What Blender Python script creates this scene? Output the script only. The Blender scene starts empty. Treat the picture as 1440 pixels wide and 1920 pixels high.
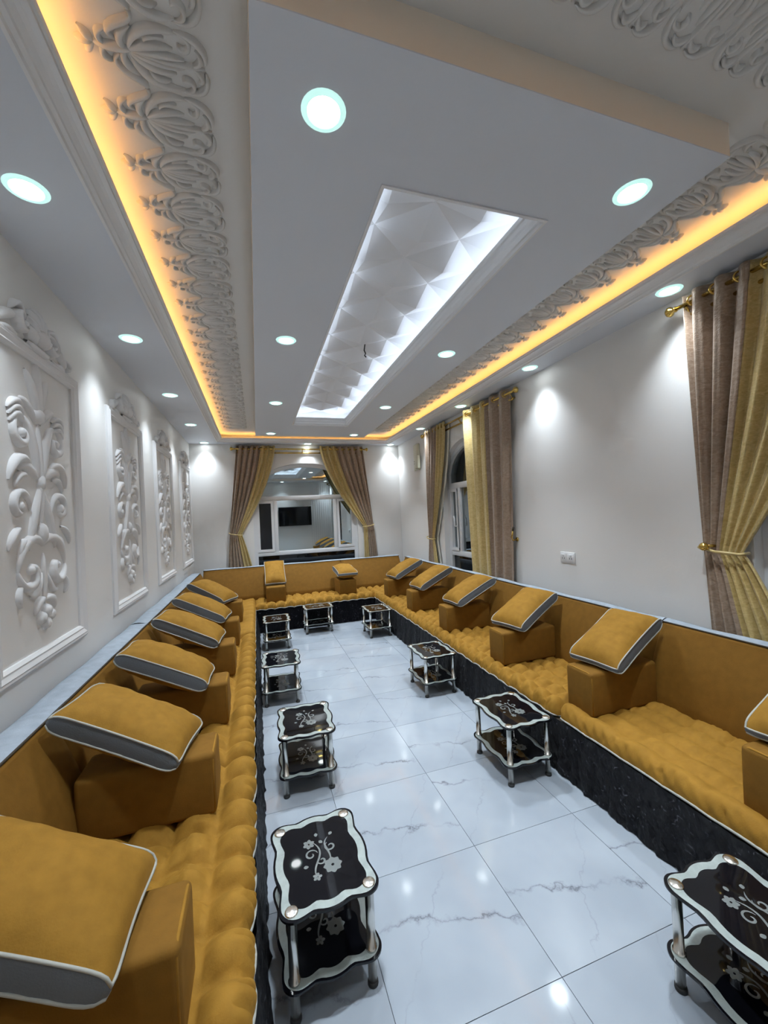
import bpy, bmesh, math, random
from mathutils import Vector, Matrix
from math import sin, cos, pi, radians, exp
random.seed(7)
S = bpy.context.scene
COL = S.collection
PI2 = 2 * pi

# ------------------------------------------------------------------ camera
XL, XR, YB, YN, ZC, ZU = -1.055, 2.753, 7.533, -0.30, 3.053, 3.19
cam_d = bpy.data.cameras.new('camera'); cam = bpy.data.objects.new('camera', cam_d); COL.objects.link(cam)
S.camera = cam
cam_d.sensor_fit = 'HORIZONTAL'; cam_d.sensor_width = 36.0; cam_d.lens = 749.52 * 36 / 1440; cam_d.clip_start = 0.02
YAW, PITCH, ROLL = 0.3087, 0.0046, 0.0454
_f = Vector((sin(YAW) * cos(PITCH), cos(YAW) * cos(PITCH), sin(PITCH)))
_r = Vector((cos(YAW), -sin(YAW), 0)); _d = _f.cross(_r)
_r2 = cos(ROLL) * _r + sin(ROLL) * _d; _d2 = -sin(ROLL) * _r + cos(ROLL) * _d
M = Matrix((_r2, -_d2, -_f)).transposed().to_4x4(); M.translation = Vector((0, 0, 1.7))
cam.matrix_world = M

# ------------------------------------------------------------------ world, exposure, light levels
W = bpy.data.worlds.new('night_sky'); S.world = W; W.use_nodes = True
W.node_tree.nodes['Background'].inputs[0].default_value = (0.010, 0.014, 0.022, 1)
W.node_tree.nodes['Background'].inputs[1].default_value = 0.6
S.view_settings.view_transform = 'Standard'; S.view_settings.look = 'None'
S.view_settings.gamma = 1.0; S.view_settings.use_curve_mapping = False
S.view_settings.exposure = 1.12
S.cycles.use_denoising = True
S.cycles.max_bounces = 4; S.cycles.diffuse_bounces = 3; S.cycles.glossy_bounces = 3
S.cycles.use_adaptive_sampling = True; S.cycles.adaptive_threshold = 0.08; S.cycles.adaptive_min_samples = 16
S.cycles.sample_clamp_indirect = 6.0
DOWNLIGHT_W = 100.0          # each recessed ceiling spot
COVE_E = 5.5                # warm LED strip in the border cove
RECESS_E = 6.5             # cool LED strip in the centre recess
LENS_E = 7.0

# ------------------------------------------------------------------ materials
def new_mat(name):
    m = bpy.data.materials.new(name); m.use_nodes = True
    nt = m.node_tree; b = nt.nodes['Principled BSDF']
    return m, nt, b
def N(nt, t, **kw):
    n = nt.nodes.new(t)
    for k, v in kw.items():
        if k in n.inputs.keys(): n.inputs[k].default_value = v
        else: setattr(n, k, v)
    return n
def ramp(nt, stops):
    r = nt.nodes.new('ShaderNodeValToRGB'); e = r.color_ramp.elements
    e[0].position, e[0].color = stops[0][0], stops[0][1]
    e[1].position, e[1].color = stops[-1][0], stops[-1][1]
    for p, c in stops[1:-1]:
        x = e.new(p); x.color = c
    return r
def g(v): return (v, v, v, 1)
def plain(name, col, rough=0.5, metal=0.0, bump=0, scale=60, sheen=0, var=0.0, coat=0, spec=0.5, emis=None, estr=0):
    m, nt, b = new_mat(name)
    b.inputs['Base Color'].default_value = (*col, 1); b.inputs['Roughness'].default_value = rough
    b.inputs['Metallic'].default_value = metal; b.inputs['Specular IOR Level'].default_value = spec
    if sheen:
        b.inputs['Sheen Weight'].default_value = sheen; b.inputs['Sheen Roughness'].default_value = 0.35
        b.inputs['Sheen Tint'].default_value = (min(1, col[0] * 2.2), min(1, col[1] * 2.2), min(1, col[2] * 2.2), 1)
    if coat: b.inputs['Coat Weight'].default_value = coat; b.inputs['Coat Roughness'].default_value = 0.05
    if emis:
        b.inputs['Emission Color'].default_value = (*emis, 1); b.inputs['Emission Strength'].default_value = estr
    tc = nt.nodes.new('ShaderNodeTexCoord')
    if bump:
        n = N(nt, 'ShaderNodeTexNoise', Scale=scale, Detail=4.0)
        nt.links.new(tc.outputs['Object'], n.inputs['Vector'])
        bp = N(nt, 'ShaderNodeBump', Strength=bump, Distance=0.01)
        nt.links.new(n.outputs['Fac'], bp.inputs['Height']); nt.links.new(bp.outputs[0], b.inputs['Normal'])
    if var:
        n2 = N(nt, 'ShaderNodeTexNoise', Scale=scale * 0.12, Detail=3.0)
        nt.links.new(tc.outputs['Object'], n2.inputs['Vector'])
        lo = tuple(c * (1 - var) for c in col) + (1,); hi = tuple(min(1, c * (1 + var)) for c in col) + (1,)
        r = ramp(nt, [(0.3, lo), (0.7, hi)])
        nt.links.new(n2.outputs['Fac'], r.inputs[0]); nt.links.new(r.outputs[0], b.inputs['Base Color'])
    return m
def emitter(name, col, e):
    m, nt, b = new_mat(name); b.inputs['Base Color'].default_value = (*col, 1)
    b.inputs['Emission Color'].default_value = (*col, 1); b.inputs['Emission Strength'].default_value = e
    return m

WALL = plain('wall_paint', (0.83, 0.82, 0.805), 0.55, bump=0.05, scale=120)
CEIL = plain('ceiling_paint', (0.70, 0.735, 0.80), 0.6, bump=0.03, scale=120)
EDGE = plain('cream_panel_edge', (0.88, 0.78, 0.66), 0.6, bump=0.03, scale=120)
UPPER = plain('upper_ceiling_paint', (0.76, 0.75, 0.73), 0.6, bump=0.03, scale=120)
PLASTER = plain('white_plaster', (0.82, 0.82, 0.83), 0.6, bump=0.08, scale=90)
ORN = plain('ceiling_plaster_relief', (0.74, 0.73, 0.71), 0.65, bump=0.08, scale=90)
PYR = plain('gypsum_panel', (0.80, 0.80, 0.81), 0.6, bump=0.03, scale=90)
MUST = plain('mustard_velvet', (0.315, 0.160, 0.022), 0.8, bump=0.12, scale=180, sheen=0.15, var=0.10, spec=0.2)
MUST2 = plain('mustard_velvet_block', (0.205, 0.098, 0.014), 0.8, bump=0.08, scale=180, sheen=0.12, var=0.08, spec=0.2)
GREY = plain('grey_fabric', (0.15, 0.17, 0.195), 0.75, bump=0.15, scale=200, sheen=0.3, spec=0.2)
PALE = plain('pale_blue_grey_fabric', (0.36, 0.41, 0.47), 0.75, bump=0.1, scale=160, sheen=0.2, var=0.1, spec=0.2)
PIPE = plain('light_piping', (0.40, 0.40, 0.36), 0.6)
DPIPE = plain('dark_piping', (0.05, 0.035, 0.02), 0.7)
CHROME = plain('chrome', (0.80, 0.785, 0.74), 0.24, metal=1.0)
SILVER = plain('silver_print', (0.33, 0.375, 0.36), 0.30, bump=0.25, scale=220, var=0.16, coat=0.6)
FLOWER = plain('silver_flower_print', (0.16, 0.175, 0.172), 0.35, coat=0.5)
BLACKGLASS = plain('black_glass', (0.004, 0.004, 0.006), 0.03, spec=0.45)
RUBBER = plain('dark_foot', (0.02, 0.02, 0.02), 0.6)
GOLD = plain('polished_gold', (0.72, 0.50, 0.14), 0.22, metal=1.0)
UPVC = plain('white_window_plastic', (0.78, 0.79, 0.81), 0.3)
SOCK = plain('socket_plastic', (0.78, 0.78, 0.79), 0.35)
DARK = plain('dark_slot', (0.03, 0.03, 0.03), 0.5)
CREAM = plain('cream_plastic', (0.62, 0.60, 0.46), 0.45)
TVB = plain('television_black', (0.008, 0.008, 0.012), 0.25)
LINING = plain('pale_curtain_lining', (0.62, 0.60, 0.52), 0.7, bump=0.2, scale=40)
WIRE = plain('black_wire', (0.01, 0.01, 0.01), 0.5)
WARM = emitter('warm_led', (1.0, 0.50, 0.13), COVE_E)
COOL = emitter('cool_led', (0.80, 0.90, 1.0), RECESS_E)
LENS = emitter('downlight_lens', (0.93, 0.98, 1.0), LENS_E)
RIM = plain('downlight_glass_rim', (0.50, 0.66, 0.62), 0.2, emis=(0.55, 0.95, 0.88), estr=0.4)
for _x in (LENS, RIM): _x.cycles.emission_sampling = 'NONE'

def curtain_mat(name, c0, c1, rough):
    m, nt, b = new_mat(name)
    tc = nt.nodes.new('ShaderNodeTexCoord'); mp = N(nt, 'ShaderNodeMapping'); mp.inputs['Scale'].default_value = (1, 1, 2.4)
    nt.links.new(tc.outputs['Object'], mp.inputs['Vector'])
    n = N(nt, 'ShaderNodeTexNoise', Scale=26.0, Detail=6.0, Distortion=1.2)
    nt.links.new(mp.outputs[0], n.inputs['Vector'])
    r = ramp(nt, [(0.32, (*c0, 1)), (0.7, (*c1, 1))])
    nt.links.new(n.outputs['Fac'], r.inputs[0]); nt.links.new(r.outputs[0], b.inputs['Base Color'])
    b.inputs['Roughness'].default_value = rough; b.inputs['Sheen Weight'].default_value = 0.25
    b.inputs['Specular IOR Level'].default_value = 0.6
    n2 = N(nt, 'ShaderNodeTexNoise', Scale=90.0, Detail=5.0)
    nt.links.new(mp.outputs[0], n2.inputs['Vector'])
    bp = N(nt, 'ShaderNodeBump', Strength=0.35, Distance=0.01)
    nt.links.new(n2.outputs['Fac'], bp.inputs['Height']); nt.links.new(bp.outputs[0], b.inputs['Normal'])
    return m
TAUPE = curtain_mat('taupe_satin', (0.27, 0.185, 0.125), (0.42, 0.315, 0.235), 0.33)
GOLDC = curtain_mat('gold_satin', (0.50, 0.36, 0.12), (0.68, 0.53, 0.24), 0.36)

def window_glass(name, k):
    m, nt, b = new_mat(name)
    b.inputs['Base Color'].default_value = (0.008, 0.010, 0.012, 1); b.inputs['Roughness'].default_value = 0.02
    gl = nt.nodes.new('ShaderNodeBsdfGlossy'); gl.inputs['Color'].default_value = (0.72, 0.82, 0.86, 1); gl.inputs['Roughness'].default_value = 0.015
    mx = nt.nodes.new('ShaderNodeMixShader'); mx.inputs[0].default_value = k
    out = nt.nodes['Material Output']
    nt.links.new(b.outputs[0], mx.inputs[1]); nt.links.new(gl.outputs[0], mx.inputs[2]); nt.links.new(mx.outputs[0], out.inputs[0])
    return m
GLASS = window_glass('reflective_night_glass', 0.80); GLASS2 = window_glass('dimmed_reflection_glass', 0.30)  # second is the same glass, reflection turned down to darken the right-wall panes
DARKPANE = plain('dark_night_glass', (0.006, 0.008, 0.012), 0.03, spec=0.6)

def skirt_mat():
    m, nt, b = new_mat('black_crushed_skirt')
    tc = nt.nodes.new('ShaderNodeTexCoord')
    v = N(nt, 'ShaderNodeTexVoronoi', Scale=34.0); v.feature = 'F1'
    n = N(nt, 'ShaderNodeTexNoise', Scale=22.0, Detail=6.0, Distortion=2.0)
    nt.links.new(tc.outputs['Object'], n.inputs['Vector'])
    mx = N(nt, 'ShaderNodeVectorMath'); mx.operation = 'ADD'
    nt.links.new(tc.outputs['Object'], mx.inputs[0]); nt.links.new(n.outputs['Color'], mx.inputs[1])
    nt.links.new(mx.outputs[0], v.inputs['Vector'])
    r = ramp(nt, [(0.55, (0.002, 0.002, 0.006, 1)), (0.63, (0.006, 0.006, 0.014, 1)), (0.72, (0.20, 0.20, 0.24, 1))])
    nt.links.new(n.outputs['Fac'], r.inputs[0]); nt.links.new(r.outputs[0], b.inputs['Base Color'])
    b.inputs['Roughness'].default_value = 0.45; b.inputs['Specular IOR Level'].default_value = 0.22
    bp = N(nt, 'ShaderNodeBump', Strength=0.9, Distance=0.02)
    nt.links.new(v.outputs['Distance'], bp.inputs['Height']); nt.links.new(bp.outputs[0], b.inputs['Normal'])
    return m
SKIRT = skirt_mat()

def marble():
    m, nt, b = new_mat('veined_white_porcelain')
    L = nt.links.new
    tc = nt.nodes.new('ShaderNodeTexCoord'); oi = nt.nodes.new('ShaderNodeObjectInfo')
    sep = nt.nodes.new('ShaderNodeSeparateXYZ'); L(tc.outputs['Object'], sep.inputs[0])
    def math(op, a, bb=None):
        n = nt.nodes.new('ShaderNodeMath'); n.operation = op
        for i, q in enumerate((a, bb)):
            if q is None: continue
            if isinstance(q, (int, float)): n.inputs[i].default_value = q
            else: L(q, n.inputs[i])
        return n.outputs[0]
    rnd = oi.outputs['Random']
    off = nt.nodes.new('ShaderNodeCombineXYZ'); L(math('MULTIPLY', rnd, 37.0), off.inputs[0]); L(math('MULTIPLY', rnd, 91.0), off.inputs[1])
    add = nt.nodes.new('ShaderNodeVectorMath'); L(tc.outputs['Object'], add.inputs[0]); L(off.outputs[0], add.inputs[1])
    def vein(scale, slope, base, amp, width, dark):
        n1 = N(nt, 'ShaderNodeTexNoise', Scale=scale, Detail=5.0, Roughness=0.62); L(add.outputs[0], n1.inputs['Vector'])
        w = math('MULTIPLY', math('SUBTRACT', n1.outputs['Fac'], 0.5), amp)
        s = math('MULTIPLY', sep.outputs['X'], slope)
        y = math('ADD', math('ADD', math('SUBTRACT', sep.outputs['Y'], s), w), base)
        d = math('ABSOLUTE', y)
        r = ramp(nt, [(0.0, g(1.0)), (width, g(0.35)), (width * 3.5, g(0.0))]); L(d, r.inputs[0])
        mk = N(nt, 'ShaderNodeTexNoise', Scale=4.0, Detail=2.0); L(add.outputs[0], mk.inputs['Vector'])
        mr = ramp(nt, [(0.38, g(0.12)), (0.6, g(1.0))]); L(mk.outputs['Fac'], mr.inputs[0])
        return math('MULTIPLY', math('MULTIPLY', r.outputs[0], mr.outputs[0]), dark)
    base1 = math('SUBTRACT', math('MULTIPLY', rnd, 0.30), 0.15)
    a = vein(7.0, -0.25, base1, 0.22, 0.005, 0.62)
    c = vein(5.0, 1.3, 0.12, 0.30, 0.003, 0.22)
    tot = math('MAXIMUM', a, c)
    cl = N(nt, 'ShaderNodeTexNoise', Scale=2.2, Detail=3.0); L(add.outputs[0], cl.inputs['Vector'])
    cr = ramp(nt, [(0.35, (0.315, 0.352, 0.40, 1)), (0.65, (0.375, 0.413, 0.46, 1))]); L(cl.outputs['Fac'], cr.inputs[0])
    mix = nt.nodes.new('ShaderNodeMixRGB'); L(tot, mix.inputs[0]); L(cr.outputs[0], mix.inputs[1]); mix.inputs[2].default_value = (0.035, 0.03, 0.045, 1)
    L(mix.outputs[0], b.inputs['Base Color'])
    b.inputs['Roughness'].default_value = 0.08; b.inputs['Specular IOR Level'].default_value = 0.45
    return m
MARBLE = marble()
GROUT = plain('grout', (0.30, 0.31, 0.34), 0.8)

# ------------------------------------------------------------------ object helpers
def props(o, label=None, cat=None, group=None, kind=None):
    if label: o['label'] = label
    if cat: o['category'] = cat
    if group: o['group'] = group
    if kind: o['kind'] = kind
    return o
def thing(name, label, cat, loc=(0, 0, 0), rot=None, group=None):
    o = bpy.data.objects.new(name, None); COL.objects.link(o); o.empty_display_size = 0.1
    o.location = loc
    if rot is not None: o.rotation_euler = rot
    return props(o, label, cat, group)
def link(name, me, parent=None):
    o = bpy.data.objects.new(name, me); COL.objects.link(o)
    if parent is not None: o.parent = parent
    return o
def mesh(name, V, F, mat, smooth=False):
    me = bpy.data.meshes.new(name); me.from_pydata([tuple(v) for v in V], [], F)
    if mat: me.materials.append(mat)
    bm = bmesh.new(); bm.from_mesh(me); bmesh.ops.recalc_face_normals(bm, faces=bm.faces); bm.to_mesh(me); bm.free()
    if smooth: me.polygons.foreach_set('use_smooth', [True] * len(me.polygons))
    me.update(); return me
def add(name, V, F, mat, parent=None, smooth=False, local=False):
    if parent is not None and not local:
        p = parent
        off = Vector((0, 0, 0))
        while p is not None: off += Vector(p.location); p = p.parent
        V = [Vector(v) - off for v in V]
    return link(name, mesh(name, V, F, mat, smooth), parent)
def boxVF(x0, x1, y0, y1, z0, z1):
    V = [(x, y, z) for x in (x0, x1) for y in (y0, y1) for z in (z0, z1)]
    return V, [(0, 1, 3, 2), (4, 6, 7, 5), (0, 4, 5, 1), (2, 3, 7, 6), (0, 2, 6, 4), (1, 5, 7, 3)]
def bevel_mesh(me, w, seg=3, smooth=True):
    bm = bmesh.new(); bm.from_mesh(me)
    bmesh.ops.bevel(bm, geom=list(bm.edges), offset=w, segments=seg, profile=0.5, affect='EDGES')
    bmesh.ops.recalc_face_normals(bm, faces=bm.faces)
    bm.to_mesh(me); bm.free()
    if smooth: me.polygons.foreach_set('use_smooth', [True] * len(me.polygons))
def box(name, b, mat, parent=None, bev=0, seg=3, local=False):
    o = add(name, *boxVF(*b), mat, parent, local=local)
    if bev: bevel_mesh(o.data, bev, seg)
    return o
class MB:
    def __init__(s): s.V = []; s.F = []
    def put(s, V, F):
        n = len(s.V); s.V += [tuple(v) for v in V]; s.F += [tuple(i + n for i in f) for f in F]; return s
    def box(s, *b): return s.put(*boxVF(*b))
    def grid(s, fn, nu, nv, close_u=False):
        V = [fn(i / nu, j / nv) for i in range(nu + (0 if close_u else 1)) for j in range(nv + 1)]
        k = nv + 1; F = []
        for i in range(nu):
            i2 = (i + 1) % nu if close_u else i + 1
            for j in range(nv): F.append((i * k + j, i2 * k + j, i2 * k + j + 1, i * k + j + 1))
        return s.put(V, F)
    def tube(s, pts, r, n=8, closed=False, caps=True):
        pts = [Vector(p) for p in pts]; m = len(pts); V = []; F = []
        prev = None
        for i, p in enumerate(pts):
            if closed: t = pts[(i + 1) % m] - pts[i - 1]
            else: t = pts[min(i + 1, m - 1)] - pts[max(i - 1, 0)]
            if t.length < 1e-9: t = Vector((0, 0, 1))
            t.normalize()
            if prev is None:
                a = t.orthogonal().normalized()
            else:
                a = prev - t * prev.dot(t)
                a = a.normalized() if a.length > 1e-6 else t.orthogonal().normalized()
            prev = a; bb = t.cross(a)
            rr = r(i / max(1, m - 1)) if callable(r) else r
            for k in range(n): V.append(p + rr * (cos(PI2 * k / n) * a + sin(PI2 * k / n) * bb))
        for i in range(m if closed else m - 1):
            i2 = (i + 1) % m
            for k in range(n): F.append((i * n + k, i * n + (k + 1) % n, i2 * n + (k + 1) % n, i2 * n + k))
        if caps and not closed: F += [tuple(range(n)), tuple(range((m - 1) * n, m * n))]
        return s.put(V, F)
    def lathe(s, prof, c=(0, 0, 0), n=20):
        V = []; F = []; m = len(prof)
        for k in range(n):
            for r, z in prof: V.append((c[0] + r * cos(PI2 * k / n), c[1] + r * sin(PI2 * k / n), c[2] + z))
        for k in range(n):
            k2 = (k + 1) % n
            for j in range(m - 1): F.append((k * m + j, k2 * m + j, k2 * m + j + 1, k * m + j + 1))
        F += [tuple(k * m for k in range(n)), tuple(k * m + m - 1 for k in range(n))]
        return s.put(V, F)
    def ring(s, a0, a1, b0, b1, prof, mp):
        """mitred moulding round the rectangle; prof = [(outward offset, height)], mp(a, b, h) -> point"""
        V = []; F = []; m = len(prof)
        for ca, cb, sa, sb in ((a0, b0, -1, -1), (a1, b0, 1, -1), (a1, b1, 1, 1), (a0, b1, -1, 1)):
            for o, h in prof: V.append(mp(ca + sa * o, cb + sb * o, h))
        for c in range(4):
            c2 = (c + 1) % 4
            for j in range(m - 1): F.append((c * m + j, c2 * m + j, c2 * m + j + 1, c * m + j + 1))
        return s.put(V, F)
    def prism(s, poly, z0, z1):
        n = len(poly); V = [(x, y, z0) for x, y in poly] + [(x, y, z1) for x, y in poly]
        F = [tuple(range(n))[::-1], tuple(range(n, 2 * n))] + [(i, (i + 1) % n, n + (i + 1) % n, n + i) for i in range(n)]
        return s.put(V, F)
    def stroke(s, pts, w, h, mp, taper=(0.25, 0.15)):
        """raised plaster stroke; pts 2-D, w half width, mp(a, b, h)"""
        m = len(pts); V = []; F = []
        for i, (px, py) in enumerate(pts):
            q0 = pts[max(i - 1, 0)]; q1 = pts[min(i + 1, m - 1)]
            tx, ty = q1[0] - q0[0], q1[1] - q0[1]; l = math.hypot(tx, ty) or 1e-6; nx, ny = -ty / l, tx / l
            f = i / (m - 1); k = sin(pi * min(1, max(0, f))) ** 0.6
            ww = w * (k + (1 - k) * (taper[0] * (1 - f) + taper[1] * f)); hh = h * (0.35 + 0.65 * k)
            for o, z in ((-1, 0), (-0.7, 0.75), (0, 1.0), (0.7, 0.75), (1, 0)): V.append(mp(px + nx * ww * o, py + ny * ww * o, hh * z))
        for i in range(m - 1):
            for j in range(4): F.append((i * 5 + j, i * 5 + j + 1, i * 5 + j + 6, i * 5 + j + 5))
        return s.put(V, F)
    def blob(s, cx, cy, rx, ry, h, mp, n=10, rings=3):
        V = [mp(cx, cy, h)]; F = []
        for r in range(1, rings + 1):
            a = r / rings
            for k in range(n): V.append(mp(cx + rx * a * cos(PI2 * k / n), cy + ry * a * sin(PI2 * k / n), h * math.sqrt(max(0, 1 - a * a))))
        for k in range(n): F.append((0, 1 + k, 1 + (k + 1) % n))
        for r in range(rings - 1):
            for k in range(n):
                b0 = 1 + r * n; b1 = b0 + n
                F.append((b0 + k, b1 + k, b1 + (k + 1) % n, b0 + (k + 1) % n))
        return s.put(V, F)
    def build(s, name, mat, parent=None, smooth=False, local=False): return add(name, s.V, s.F, mat, parent, smooth, local)
def bez(p0, p1, p2, p3, n=10):
    out = []
    for i in range(n + 1):
        t = i / n; u = 1 - t
        out.append((u**3 * p0[0] + 3 * u * u * t * p1[0] + 3 * u * t * t * p2[0] + t**3 * p3[0],
                    u**3 * p0[1] + 3 * u * u * t * p1[1] + 3 * u * t * t * p2[1] + t**3 * p3[1]))
    return out
def spiral(cx, cy, r0, r1, a0, a1, n=16):
    return [(cx + (r0 + (r1 - r0) * i / n) * cos(a0 + (a1 - a0) * i / n), cy + (r0 + (r1 - r0) * i / n) * sin(a0 + (a1 - a0) * i / n)) for i in range(n + 1)]
ORD = ['first', 'second', 'third', 'fourth', 'fifth', 'sixth', 'seventh', 'eighth']

# ================================================================== SETTING
# floor slab with each tile on it
fl = box('floor', (XL - 0.1, XR + 0.1, YN - 0.1, YB + 0.1, -0.15, -0.012), GROUT); props(fl, kind='structure')
TS = 0.61
tmesh = {}
ix0 = math.floor((XL - 0.98) / TS); iy0 = math.floor((YN - 1.21) / TS)
for i in range(ix0, 4):
    for j in range(iy0, 12):
        x0, x1 = max(XL, 0.98 + i * TS), min(XR, 0.98 + (i + 1) * TS)
        y0, y1 = max(YN, 1.21 + j * TS), min(YB, 1.21 + (j + 1) * TS)
        if x1 - x0 < 0.02 or y1 - y0 < 0.02: continue
        key = (round(x1 - x0, 3), round(y1 - y0, 3))
        if key not in tmesh:
            a, b = (x1 - x0) / 2 - 0.0012, (y1 - y0) / 2 - 0.0012
            tmesh[key] = mesh('tile', *boxVF(-a, a, -b, b, -0.006, 0.006), MARBLE)
        t = link('tile', tmesh[key], fl); t.location = ((x0 + x1) / 2, (y0 + y1) / 2, -0.006)
        if (i + j) % 2: t.rotation_euler[2] = pi

# walls with arched openings: wall(a along, b up, depth)
def arched_wall(name, mp, a0, a1, ztop, openings, depth):
    """openings: (c0, c1, z0, zspring, zapex) sorted; mp(a, z, d): d=0 room side, d>0 outward"""
    mb = MB(); na = 16
    def quad(p, q, r, s): mb.put([p, q, r, s], [(0, 1, 2, 3)])
    edges = [a0]
    for o in openings: edges += [o[0], o[1]]
    edges.append(a1)
    for k in range(0, len(edges), 2):
        for d in (0, 0.28): quad(mp(edges[k], 0, d), mp(edges[k + 1], 0, d), mp(edges[k + 1], ztop, d), mp(edges[k], ztop, d))
    for c0, c1, z0, zs, za in openings:
        arc = []
        for i in range(na + 1):
            t = -1 + 2 * i / na; arc.append(((c0 + c1) / 2 + t * (c1 - c0) / 2, zs + (za - zs) * math.sqrt(max(0, 1 - t * t * 0.999)) ** 1.15))
        arc[0] = (c0, zs); arc[-1] = (c1, zs)
        for d in (0, 0.28):
            quad(mp(c0, 0, d), mp(c1, 0, d), mp(c1, z0, d), mp(c0, z0, d))
            for i in range(na):
                (p, zp), (q, zq) = arc[i], arc[i + 1]
                quad(mp(p, zp, d), mp(q, zq, d), mp(q, ztop, d), mp(p, ztop, d))
        loop = [(c0, z0)] + arc + [(c1, z0)]
        for i in range(len(loop)):
            (p, zp), (q, zq) = loop[i], loop[(i + 1) % len(loop)]
            quad(mp(p, zp, 0), mp(q, zq, 0), mp(q, zq, 0.28), mp(p, zp, 0.28))
    for (p, q) in ((a0, a0), (a1, a1)): quad(mp(p, 0, 0), mp(p, 0, 0.28), mp(p, ztop, 0.28), mp(p, ztop, 0))
    o = mb.build(name, WALL); bm = bmesh.new(); bm.from_mesh(o.data); bmesh.ops.remove_doubles(bm, verts=bm.verts, dist=1e-4)
    bmesh.ops.recalc_face_normals(bm, faces=bm.faces); bm.to_mesh(o.data); bm.free()
    return props(o, kind='structure')
BW = (-0.06, 1.86, 0.55, 2.22, 2.71)
RW1 = (4.10, 5.60, 0.55, 2.25, 2.70)
RW0 = (0.05, 1.57, 0.55, 2.25, 2.70)
mpB = lambda a, z, d: (a, YB + d, z)
mpR = lambda a, z, d: (XR + d, a, z)
arched_wall('wall_back', mpB, XL - 0.28, XR + 0.28, 3.35, [BW], 0.28)
arched_wall('wall_right', mpR, YN - 0.28, YB, 3.35, [RW0, RW1], 0.28)
props(box('wall_left', (XL - 0.2, XL, YN - 0.28, YB, 0, 3.35), WALL), kind='structure')
wn = props(box('wall_near', (XL, XR, YN - 0.2, YN, 0, 3.35), WALL), kind='structure')
for k in range(9): box('wall_rib', (2.02 + k * 0.08, 2.05 + k * 0.08, YN, YN + 0.018, 0.1, 3.0), PLASTER, wn)

# windows
def window(name, mp, o, bars_z, side0, side1, d, handle=None, GL=None):
    GL = GL or GLASS2
    c0, c1, z0, zs, za = o
    w = thing(name, None, None, mp((c0 + c1) / 2, z0, d)); w['kind'] = 'structure'
    na = 20; fw = 0.065
    def arc(inset):
        out = []
        for i in range(na + 1):
            t = -1 + 2 * i / na
            out.append(((c0 + c1) / 2 + t * ((c1 - c0) / 2 - inset), zs + (za - zs - inset) * math.sqrt(max(0, 1 - t * t * 0.999)) ** 1.15))
        return out
    def loop(inset): a = arc(inset); return [(c0 + inset, z0 + inset)] + a + [(c1 - inset, z0 + inset)]
    mb = MB(); A, B = loop(0.0), loop(fw); n = len(A)
    V = [mp(p, z, d - 0.04) for p, z in A] + [mp(p, z, d - 0.04) for p, z in B] + [mp(p, z, d + 0.02) for p, z in B]
    F = [(i, (i + 1) % n, n + (i + 1) % n, n + i) for i in range(n)] + [(n + i, n + (i + 1) % n, 2 * n + (i + 1) % n, 2 * n + i) for i in range(n)]
    mb.put(V, F); mb.build('window_frame', UPVC, w)
    def bar(nm, a0, a1, zz0, zz1, t=0.035):
        p, q = Vector(mp(a0, zz0, d - t)), Vector(mp(a1, zz1, d + 0.02))
        return box(nm, (min(p.x, q.x), max(p.x, q.x), min(p.y, q.y), max(p.y, q.y), zz0, zz1), UPVC, w, 0.006, 2)
    zb, zt = bars_z
    bar('transom', c0 + 0.04, c1 - 0.04, zt, zt + 0.085); bar('transom', c0 + 0.04, c1 - 0.04, zb - 0.075, zb)
    bar('mullion', side0 - 0.035, side0 + 0.035, zb, zt); bar('mullion', side1 - 0.035, side1 + 0.035, zb, zt)
    # casement sash frames in the two side lights
    for s0, s1 in ((c0 + fw, side0 - 0.035), (side1 + 0.035, c1 - fw)):
        sb = MB(); sb.ring(s0 + 0.045, s1 - 0.045, zb + 0.045, zt - 0.045, [(0.045, -0.045), (0.0, -0.045), (0.0, 0.0)], lambda a, b, h: mp(a, b, d + h))
        sb.build('sash', UPVC, w)
    def pane(a0, a1, zz0, zz1, mat):
        mb = MB(); mb.put([mp(a0, zz0, d), mp(a1, zz0, d), mp(a1, zz1, d), mp(a0, zz1, d), mp(a0, zz0, d + 0.01), mp(a1, zz0, d + 0.01), mp(a1, zz1, d + 0.01), mp(a0, zz1, d + 0.01)],
                          [(0, 1, 2, 3), (4, 7, 6, 5), (0, 4, 5, 1), (2, 6, 7, 3), (0, 3, 7, 4), (1, 5, 6, 2)]); mb.build('pane', mat, w)
    pane(c0 + fw, side0, zb, zt, DARKPANE if name == 'window_1' else GL); pane(side0, side1, zb, zt, GL); pane(side1, c1 - fw, zb, zt, GL)
    pane(c0 + fw, c1 - fw, z0 + fw, zb - 0.075, DARKPANE)
    ap = [(p, z) for p, z in arc(fw)]
    poly = [(c0 + fw, zt + 0.08)] + ap + [(c1 - fw, zt + 0.08)]
    mb = MB(); m = len(poly); mb.put([mp(p, z, d) for p, z in poly] + [mp(p, z, d + 0.01) for p, z in poly],
        [tuple(range(m)), tuple(range(m, 2 * m))] + [(i, (i + 1) % m, m + (i + 1) % m, m + i) for i in range(m)])
    mb.build('arched_pane', GL, w)
    if handle is not None:
        mb = MB(); mb.tube([mp(handle, 1.47, d - 0.06), mp(handle, 1.47, d - 0.10), mp(handle, 1.58, d - 0.10), mp(handle + 0.02, 1.62, d - 0.10)], 0.012, 8)
        h = mb.build('handle', UPVC, w, True)
    return w
window('window_1', mpB, BW, (1.10, 2.03), 0.335, 1.44, 0.11, GL=GLASS)
window('window_2', mpR, RW1, (1.10, 2.03), 4.42, 5.26, 0.12, handle=5.30)
window('window_3', mpR, RW0, (1.10, 2.03), 0.40, 1.22, 0.12)

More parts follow.
